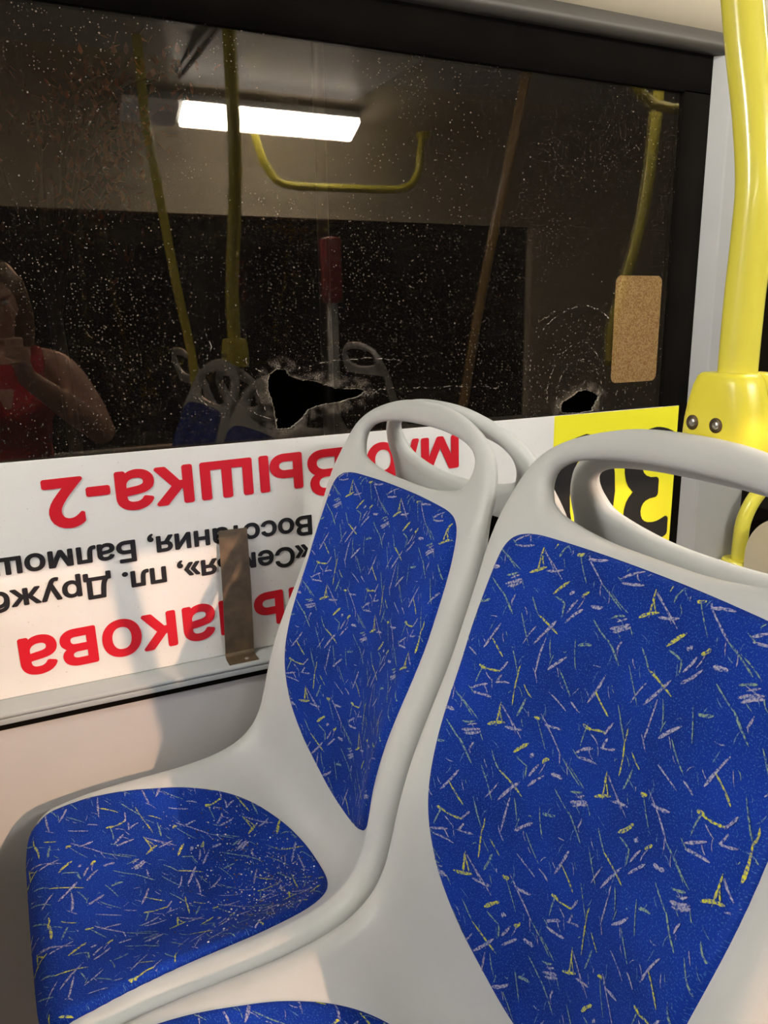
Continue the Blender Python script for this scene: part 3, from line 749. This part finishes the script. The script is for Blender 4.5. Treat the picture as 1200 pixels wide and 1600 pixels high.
# ---------------------------------------------------------------- yellow rail foot on the ledge and the beige partition
rail = empty('window_handrail', (1.475, 1.188, W(-.5575)))
tag(rail, 'thin bent yellow handrail standing on a round foot in front of the grey pillar', 'handrail'); rb = rail.location.copy()
bm = bmesh.new(); tube(bm, smooth_path([(1.475, 1.188, W(-.556)), (1.475, 1.188, W(-.50)), (1.479, 1.186, W(-.455)), (1.498, 1.18, W(-.41)), (1.535, 1.172, W(-.372)), (1.59, 1.165, W(-.35)), (1.68, 1.16, W(-.345)), (2.0, 1.16, W(-.345)), (2.08, 1.16, W(-.38)), (2.10, 1.16, W(-.44)), (2.10, 1.19, W(-.5565))], 6), .0165, 20)
mobj('rail', bm, M['yellow'], rail, True, rb)
for x, y in ((1.475, 1.188), (2.10, 1.19)):
    bm = bmesh.new(); bmesh.ops.create_cone(bm, cap_ends=True, segments=32, radius1=.038, radius2=.035, depth=.007, matrix=Matrix.Translation((x, y, W(-.554)))); mobj('foot', bm, M['yellow'], rail, False, rb)
part = empty('partition', (1.46, .85, PZ)); tag(part, 'beige partition with a rounded corner behind the yellow handrail foot, at the right edge', 'partition'); qb = part.location.copy()
poly = []
for k in range(13):
    a = math.pi / 2 * k / 12; poly.append((1.055 + .10 * math.cos(a), -.525 + .10 * math.sin(a)))
for k in range(13):
    a = math.pi / 2 + math.pi / 2 * k / 12; poly.append((.45 + .10 * math.cos(a), -.525 + .10 * math.sin(a)))
poly += [(.35, -1.18), (1.155, -1.18)]
bm = bmesh.new(); prism(bm, poly, lambda u, v, t: Vector((t, u, W(v))), 1.452, 1.470); mobj('board', bm, M['beige'], part, False, qb)
for y in (.42, 1.08):
    bm = bmesh.new(); box(bm, 1.436, 1.486, y - .03, y + .03, PZ, PZ + .03); mobj('foot', bm, M['dark_metal'], part, False, qb)

# ---------------------------------------------------------------- sticker on the outer face of the pane
pts = [at(965, 430, GY + .0065), at(1035, 432, GY + .0065), at(1031, 598, GY + .0065), at(958, 596, GY + .0065)]
xa, xb, za, zb = 1.132, 1.254, W(-.142), W(.069); rr = .013; poly = []
for cx, cz, a0 in ((xb - rr, zb - rr, 0), (xa + rr, zb - rr, 90), (xa + rr, za + rr, 180), (xb - rr, za + rr, 270)):
    for k in range(7):
        a = math.radians(a0 + 90 * k / 6); poly.append((cx + rr * math.cos(a), cz + rr * math.sin(a)))
bm = bmesh.new(); prism(bm, poly, lambda u, v, t: Vector((u, t, v)), GY + .0062, GY + .0066)
tag(mobj('sticker', bm, M['sticker'], None, False), 'beige rounded rectangular sticker on the window glass beside the small hole', 'sticker')

# ---------------------------------------------------------------- broken glass crumbs on the two seat pads (uncountable)
def crumbs_mesh(name, centre, spread, count, seed):
    rn = random.Random(seed); bm = bmesh.new(); lim = offset(closed_loop(SEATPAD_HALF), .008)
    k = 0
    while k < count:
        u, s = rn.gauss(centre[0], spread[0]), rn.gauss(centre[1], spread[1])
        if not inside(np.array([[u, s]]), lim)[0]: continue
        p = seat_pt(np.array([u]), np.array([s]), .0095)[0]; r = rn.choice((.0006, .0007, .0008, .0010, .0012, .0017))
        bmesh.ops.create_icosphere(bm, subdivisions=1, radius=r, matrix=Matrix.Translation(p) @ Matrix.Rotation(rn.random() * 3, 4, (rn.random(), rn.random(), 1)) @ Matrix.Diagonal((1, rn.uniform(.5, 1), rn.uniform(.5, .9), 1)))
        k += 1
    return bm
def make_crumb():
    m, nt, p, out = nodes_of('glass_crumb'); gi = nd(nt, 'ShaderNodeNewGeometry')
    nt.links.new(ramp(nt, gi.outputs['Random Per Island'], .35, .75, (0.10, 0.055, 0.03, 1), (0.75, 0.68, 0.62, 1)), p.inputs['Base Color'])
    p.inputs['Roughness'].default_value = .08; p.inputs['Specular IOR Level'].default_value = .8; return m
M['crumb'] = make_crumb()
for nm, c, sp, n, sd, off, lab in (('glass_crumbs', (.01, .835), (.085, .050), 1000, 8, (XS, SEAT0, PZ), 'tiny glass crumbs scattered on the rear of the window seat pad'),
                                   ('glass_crumbs', (-.04, .82), (.08, .05), 90, 9, (XS + AIS[0], SEAT0 + AIS[1], PZ + AIS[2]), 'few tiny glass crumbs on the near seat pad at the bottom edge')):
    bm = crumbs_mesh(nm, c, sp, n, sd); o = mobj(nm, bm, M['crumb'], None, False); o.location = off
    tag(o, lab, 'glass crumbs', kind='stuff')

# ---------------------------------------------------------------- lamps
def lamp(x0, x1, side, strength, label, lit=None):
    """side +1: window side, -1: far side"""
    y0, y1 = (.52, .70) if side > 0 else (-.89, -.79); z0, z1 = (.865, .845) if side > 0 else (.748, .800)
    L = empty('ceiling_light', ((x0 + x1) / 2, (y0 + y1) / 2, W((z0 + z1) / 2))); tag(L, label, 'lamp', 'ceiling light strips'); lb = L.location.copy()
    bm = bmesh.new(); nrm = Vector((0, -(z1 - z0), y1 - y0)).normalized()
    q = lambda x, y, z, k: Vector((x, y, W(z))) + nrm * k
    def slab(xa, xb, ya, za, yb, zb, k0, k1):
        v = [bm.verts.new(q(x, y, z, k)) for x, y, z, k in ((xa, ya, za, k0), (xb, ya, za, k0), (xb, yb, zb, k0), (xa, yb, zb, k0), (xa, ya, za, k1), (xb, ya, za, k1), (xb, yb, zb, k1), (xa, yb, zb, k1))]
        for f in ((0, 3, 2, 1), (4, 5, 6, 7), (0, 1, 5, 4), (1, 2, 6, 5), (2, 3, 7, 6), (3, 0, 4, 7)): bm.faces.new([v[i] for i in f])
    slab(x0 - .01, x1 + .01, y0 - .004, z0, y1 + .004, z1, .009 if side < 0 else -.004, .04 if side < 0 else .03); mobj('housing', bm, M['greyp'], L, False, lb)
    bm = bmesh.new(); slab(x0, x1, y0, z0, y1, z1, *((-.035, -.002) if side > 0 else (-.018, .010))); o = mobj('diffuser', bm, emit('lamp_glow', (1.0, .97, .90) if side > 0 else (1.0, .97, .92), strength), L, False, lb)
    return L
lamp(.785, 1.520, -1, LAMP_FAR, 'bright white ceiling lamp mirrored in the upper part of the window')
lamp(.56, .765, -1, 0.25, 'dim lamp end piece with a faint added glow, mirrored left of the bright lamp')  # unlit cover: the weak glow stands in for light from the neighbouring lamp
lamp(-1.9, -.6, -1, LAMP_FAR * .1, 'ceiling lamp over the far side towards the front, outside the picture')
lamp(-2.1, -.7, 1, LAMP_NEAR * 1.3, 'ceiling lamp over the window side ahead of the seats, outside the picture')
lamp(1.0, 2.2, 1, LAMP_NEAR * .4, 'ceiling lamp over the window side above the seats, outside the picture')
hatch = empty('ceiling_hatch', (1.12, -.44, W(.89))); tag(hatch, 'pale ceiling hatch mirrored above the lamp in the window', 'hatch'); hb = hatch.location.copy()
bm = bmesh.new(); box(bm, .76, 1.48, -.75, -.10, W(.858), W(.872), .004); mobj('lid', bm, mat('hatch_white', (.84, .86, .86), .3), hatch, False, hb)
bm = bmesh.new(); box(bm, .735, 1.505, -.775, -.075, W(.872), W(.90), .004); mobj('frame', bm, M['greyp'], hatch, False, hb)

# ---------------------------------------------------------------- far-side rails seen in the glass
def pole_thing(name, path, r, label, cat='pole', matl='yellow', foot=None, n=6):
    base = Vector(path[0]); o = empty(name, base); tag(o, label, cat); bm = bmesh.new(); tube(bm, smooth_path(path, n), r, 16); mobj('tube', bm, M[matl], o, True, base)
    return o
ya = -.40
pole_thing('yellow_stanchion', [(.668, ya, 0), (.664, ya, W(-.55)), (.660, ya, W(-.20)), (.652, ya, W(-.09)), (.617, ya, W(.15)), (.587, ya, W(.41)), (.570, ya, W(.56)), (.560, ya, W(.66)), (.555, ya, W(.895))], .0155, 'yellow pole mirrored in the glass left of the dark pole')
pole_thing('yellow_stanchion', [(1.56, -.1, 0), (1.60, -.1, W(-.5)), (1.632, -.1, W(-.26)), (1.70, -.1, W(.1)), (1.80, -.1, W(.52)), (1.885, -.1, W(.90))], .0165, 'dim brownish pole mirrored right of the hanging handle, leaning to the right', matl='brownish')
pole_thing('yellow_stanchion', [(1.80, .50, W(-.17)), (1.80, .50, W(-.05)), (1.83, .50, W(.05)), (1.90, .50, W(.30)), (1.93, .50, W(.60)), (1.93, .50, W(.895))], .0165, 'yellow pole mirrored above the beige sticker')
yh = -.90; Yv = 2.5 - yh
def refl(px, py): v = at(px, py, Yv); return (v.x, yh, v.z)
hp = [refl(397, 205), refl(402, 222), refl(415, 256), refl(436, 284), refl(470, 291), refl(540, 294), refl(610, 296), refl(640, 290), refl(654, 268), refl(657, 240), refl(659, 205)]
hp[0] = (hp[0][0] - .01, yh, W(.80)); hp[-1] = (hp[-1][0] + .01, yh, W(.80))
ha = empty('hanging_grab_loop', (1.5, yh, W(.80))); tag(ha, 'wide yellow hanging handle mirrored just below the bright lamp', 'handle'); hb = ha.location.copy()
bm = bmesh.new(); tube(bm, smooth_path(hp, 6), .017, 16); mobj('loop', bm, M['yellow'], ha, True, hb)
for p in (hp[0], hp[-1]):
    bm = bmesh.new(); tube(bm, [(p[0], yh, W(.775)), (p[0], yh, W(.80))], .03, 16); mobj('socket', bm, M['yplastic'], ha, True, hb)
lp = [(1.70, .60, W(.868)), (1.715, .60, W(.70)), (1.745, .60, W(.63)), (1.80, .60, W(.590)), (1.87, .60, W(.578)), (2.20, .60, W(.578)), (2.27, .60, W(.63)), (2.29, .60, W(.868))]
lo = empty('hanging_grab_loop', (2.0, .60, W(.868))); tag(lo, 'hanging handle mirrored in the upper right corner of the glass', 'handle'); lb2 = lo.location.copy()
bm = bmesh.new(); tube(bm, smooth_path(lp, 6), .014, 16); mobj('loop', bm, M['yellow'], lo, True, lb2)

# far seats, back to back and one more row
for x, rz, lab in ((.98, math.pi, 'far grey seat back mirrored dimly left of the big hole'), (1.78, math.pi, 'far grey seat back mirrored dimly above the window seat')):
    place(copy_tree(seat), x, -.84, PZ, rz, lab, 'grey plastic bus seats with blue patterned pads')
for y, lab in ((SEAT0, 'unseen grey seat added in the row ahead beside the window to shade the wall panel'), (SEAT0 + AIS[1], 'unseen grey seat added in the row ahead beside the aisle to shade the wall panel')):
    place(copy_tree(seat), XS - .80, y, PZ, 0, lab)  # unseen row, added to keep lamp light off the lower wall panel
# red thing on a grey post
val = empty('ticket_reader', (1.28, -.80, 0)); tag(val, 'narrow red box on a grey post mirrored above the big hole', 'box'); vb = val.location.copy()
val.location = (1.26, -.60, 0); vb = val.location.copy()
bm = bmesh.new(); tube(bm, [(1.26, -.52, 0), (1.26, -.52, W(.05))], .022, 16); mobj('post', bm, M['greyp'], val, True, vb)
bm = bmesh.new(); box(bm, 1.225, 1.295, -.555, -.485, W(.05), W(.30), .015); mobj('casing', bm, M['redplastic'], val, True, vb)

# ---------------------------------------------------------------- the person taking the photograph, seen in the glass
def blob(bm, c, r, rot=None):
    m = Matrix.Translation(c) @ (rot or Matrix.Identity(4)) @ Matrix.Diagonal((r[0], r[1], r[2], 1))
    bmesh.ops.create_uvsphere(bm, u_segments=24, v_segments=14, radius=1.0, matrix=m)
def limb(bm, pts, rs, n=6):
    P = smooth_path(pts, n); R = [p.x for p in smooth_path([(r, 0, 0) for r in rs], n)]
    tube(bm, P, R, 18)
    for p, r in ((P[0], R[0]), (P[-1], R[-1])): blob(bm, p, (r, r, r))
def remesh(o, size, smooth=6):
    m = o.modifiers.new('remesh', 'REMESH'); m.mode = 'VOXEL'; m.voxel_size = size; m.use_smooth_shade = True
    s = o.modifiers.new('smooth', 'SMOOTH'); s.iterations = smooth; s.factor = .5
    return o
PX, PY = .035, -.33
per = empty('person', (PX, PY, 0)); tag(per, 'person in a red sleeveless top holding up a phone, mirrored at the left edge', 'person'); pbs = per.location.copy()
bm = bmesh.new()
V3 = lambda x, y, z: Vector((PX + x, PY + y, W(z)))
HZ = .055                                                            # eye level
blob(bm, V3(0, -.015, HZ + .025), (.074, .092, .098)); blob(bm, V3(0, .03, HZ - .045), (.056, .062, .072)); blob(bm, V3(0, .052, HZ - .095), (.030, .030, .026))
blob(bm, V3(0, .094, HZ - .018), (.013, .020, .022)); blob(bm, V3(0, .085, HZ + .008), (.009, .014, .03)); blob(bm, V3(0, .083, HZ - .062), (.024, .014, .010))
for s in (-1, 1):
    blob(bm, V3(s * .074, -.01, HZ - .01), (.010, .020, .032)); blob(bm, V3(s * .036, .062, HZ - .03), (.026, .022, .024)); blob(bm, V3(s * .03, .074, HZ + .022), (.024, .012, .009))
limb(bm, [V3(0, -.01, HZ - .08), V3(0, -.02, HZ - .13), V3(0, -.03, HZ - .20)], [.052, .050, .062])
limb(bm, [V3(0, -.03, -.16), V3(0, -.03, -.26), V3(0, -.02, -.40), V3(0, -.03, -.52), V3(0, -.04, -.62)], [.085, .125, .115, .125, .140])
blob(bm, V3(0, -.03, -.24), (.155, .095, .11)); blob(bm, V3(0, -.04, -.58), (.165, .115, .12))
for s in (-1, 1): blob(bm, V3(s * .065, .045, -.27), (.062, .060, .062))
hand = {}
for s in (-1, 1):
    sh, el, wr = V3(s * .165, -.03, -.165), V3(s * .275, .05, -.36), V3(s * .062, .245, -.165)
    limb(bm, [V3(s * .06, -.03, -.135), sh, sh * .5 + el * .5 + Vector((s * .018, 0, -.01)), el], [.058, .062, .054, .043])
    limb(bm, [el, el * .6 + wr * .4, wr], [.045, .043, .028])
    # palm and five fingers round the phone
    pc = V3(s * .050, .272, -.125); limb(bm, [wr, pc, V3(s * .048, .282, -.095)], [.027, .026, .024], 4)
    for k, ln in enumerate((.060, .070, .066, .052)):
        z = -.055 - .021 * k
        limb(bm, [V3(s * .052, .285, z), V3(s * .052, .304, z + .004), V3(s * .040, .312, z + .004), V3(s * (.052 - ln * .62), .3135, z + .002)], [.0095, .009, .0085, .007], 4)
    limb(bm, [V3(s * .045, .272, -.12), V3(s * .036, .272, -.085), V3(s * .020, .2885, -.060)], [.013, .011, .009], 4)
    limb(bm, [V3(s * .085, -.04, -.60), V3(s * .09, -.03, -.85), V3(s * .09, -.02, -1.02), V3(s * .09, -.04, -1.30)], [.085, .068, .052, .042])
    limb(bm, [V3(s * .09, -.06, -1.345), V3(s * .10, .03, -1.36), V3(s * .105, .11, -1.375)], [.038, .036, .022])
body = remesh(mobj('body', bm, M['skin'], per, True, pbs), .0065, 4); body['label'] = 'skin of face, arms and hands'
bm = bmesh.new()
blob(bm, V3(0, -.03, HZ + .045), (.088, .100, .098)); blob(bm, V3(0, -.065, HZ - .02), (.092, .075, .11))
for s in (-1, 1): limb(bm, [V3(s * .07, .0, HZ + .06), V3(s * .088, -.01, HZ - .02), V3(s * .085, -.03, HZ - .10), V3(s * .075, -.045, HZ - .15)], [.026, .024, .026, .016])
remesh(mobj('hair', bm, M['hair'], per, True, pbs), .008, 4)
bm = bmesh.new()
limb(bm, [V3(0, -.03, -.20), V3(0, -.03, -.30), V3(0, -.02, -.41), V3(0, -.03, -.53), V3(0, -.04, -.66)], [.105, .133, .124, .134, .150])
blob(bm, V3(0, -.03, -.26), (.160, .104, .105)); blob(bm, V3(0, -.04, -.59), (.174, .124, .11))
for s in (-1, 1):
    blob(bm, V3(s * .065, .047, -.27), (.069, .068, .068)); limb(bm, [V3(s * .09, .06, -.22), V3(s * .105, .025, -.13), V3(s * .105, -.03, -.098), V3(s * .10, -.09, -.16)], [.026, .022, .022, .026])
remesh(mobj('tank_top', bm, M['redcloth'], per, True, pbs), .008, 3)
bm = bmesh.new()
blob(bm, V3(0, -.04, -.63), (.172, .124, .10))
for s in (-1, 1): limb(bm, [V3(s * .085, -.04, -.62), V3(s * .09, -.03, -.85), V3(s * .09, -.02, -1.02), V3(s * .09, -.04, -1.32)], [.098, .082, .066, .060])
remesh(mobj('trousers', bm, M['darkcloth'], per, True, pbs), .009, 3)
for s in (-1, 1):
    bm = bmesh.new(); limb(bm, [V3(s * .09, -.065, -1.352), V3(s * .10, .03, -1.358), V3(s * .107, .125, -1.366)], [.045, .044, .032]); remesh(mobj('shoe', bm, M['black'], per, True, pbs), .008, 3)
    bm = bmesh.new(); blob(bm, V3(s * .030, .074, HZ), (.012, .009, .0075)); mobj('eye', bm, M['eye'], per, True, pbs)
bm = bmesh.new(); blob(bm, V3(0, .095, HZ - .062), (.022, .006, .008)); mobj('lips', bm, M['lip'], per, True, pbs)
# phone, just behind the lens
ph = empty('phone', (0, 0, ZC)); tag(ph, 'dark phone held up by the person in the red top', 'phone'); ph.matrix_world = cam_o.matrix_world
bm = bmesh.new(); box(bm, -.037, .037, -.135, .018, .013, .021, .003); mobj('casing', bm, M['black'], ph, True)
bm = bmesh.new(); box(bm, -.034, .034, -.131, .014, .0209, .0214); mobj('screen', bm, emit('phone_screen', (.25, .22, .2), .4), ph, False)

# ---------------------------------------------------------------- outside: a bush in autumn leaf under a street lamp
bush = empty('bush', (.48, 6.2, -1.0)); tag(bush, 'reddish leafy bush outside, seen dimly through the upper left of the glass', 'tree'); ub = bush.location.copy()
rn = random.Random(21); bm = bmesh.new(); lf = bmesh.new()
tube(bm, smooth_path([(.48, 6.2, -1.0), (.5, 6.2, .5), (.45, 6.15, 1.6), (.5, 6.2, 2.4)], 6), .05, 10)
for k in range(16):
    c = Vector((rn.uniform(-.3, 1.3), rn.uniform(5.7, 6.6), rn.uniform(1.9, 3.1))); tube(bm, smooth_path([(.47, 6.17, 1.3 + .04 * k), (.47 * .5 + c.x * .5, 6.1, c.z - .25), tuple(c)], 5), .012, 6)
    for j in range(46):
        p = c + Vector((rn.gauss(0, .13), rn.gauss(0, .13), rn.gauss(0, .12))); m = Matrix.Translation(p) @ Matrix.Rotation(rn.random() * 6, 4, 'Z') @ Matrix.Rotation(rn.random() * 3, 4, 'X')
        vs_ = [lf.verts.new(m @ Vector(q)) for q in ((0, -.035, 0), (.018, -.008, .004), (.012, .02, .004), (0, .042, 0), (-.012, .02, .004), (-.018, -.008, .004))]; lf.faces.new(vs_)
mobj('branches', bm, M['bark'], bush, True, ub); mobj('foliage', lf, M['leaf'], bush, False, ub)
st = empty('street_lamp', (2.6, 6.4, -1.0)); tag(st, 'street lamp outside beyond the picture that lights the reddish bush', 'street lamp'); sb2 = st.location.copy()
bm = bmesh.new(); tube(bm, smooth_path([(2.6, 6.4, -1.0), (2.6, 6.4, 4.0), (2.5, 6.3, 4.9), (2.1, 6.0, 5.1)], 6), .05, 12); mobj('post', bm, M['dark_metal'], st, True, sb2)
bm = bmesh.new(); box(bm, 1.75, 2.15, 5.85, 6.1, 5.04, 5.14, .02); mobj('head', bm, M['dark_metal'], st, False, sb2)
sl = bpy.data.lights.new('street_light', 'SPOT'); sl.energy = STREET; sl.color = (1, .55, .2); sl.spot_size = 2.2; sl.shadow_soft_size = .1
so = bpy.data.objects.new('street_light', sl); COL.objects.link(so); so.location = (1.95, 5.95, 5.02); so.rotation_euler = (0, math.radians(-20), 0)
st = empty('street_lamp', (2.57, -7.4, -1.0)); tag(st, 'street lamp beyond the far windows, outside the picture, casting the warm patch', 'street lamp'); sb2 = st.location.copy()
bm = bmesh.new(); tube(bm, smooth_path([(2.57, -7.4, -1.0), (2.57, -7.4, 3.0), (2.54, -7.3, 3.7), (2.48, -7.0, 3.95)], 6), .05, 12); mobj('post', bm, M['dark_metal'], st, True, sb2)
bm = bmesh.new(); box(bm, 2.34, 2.60, -7.1, -6.75, 3.86, 3.97, .02); mobj('head', bm, M['dark_metal'], st, False, sb2)
sl = bpy.data.lights.new('sodium_light', 'SPOT'); sl.energy = SODIUM; sl.color = (1, .66, .47); sl.spot_size = .27; sl.spot_blend = .4; sl.shadow_soft_size = .035
so = bpy.data.objects.new('sodium_light', sl); COL.objects.link(so); so.location = (2.47, -6.9, 3.80)
so.rotation_euler = (Vector((.2, 1.2, .8)) - so.location).to_track_quat('-Z', 'Y').to_euler()
bm = bmesh.new(); box(bm, -8, 12, -9, -1.6, -1.06, -1.0); structure('ground_far_side', bm, mat('asphalt_far', (.03, .03, .03), .9))
bm = bmesh.new(); box(bm, -8, 12, 1.6, 9, -1.06, -1.0); structure('ground_outside', bm, mat('asphalt', (.03, .03, .03), .9))
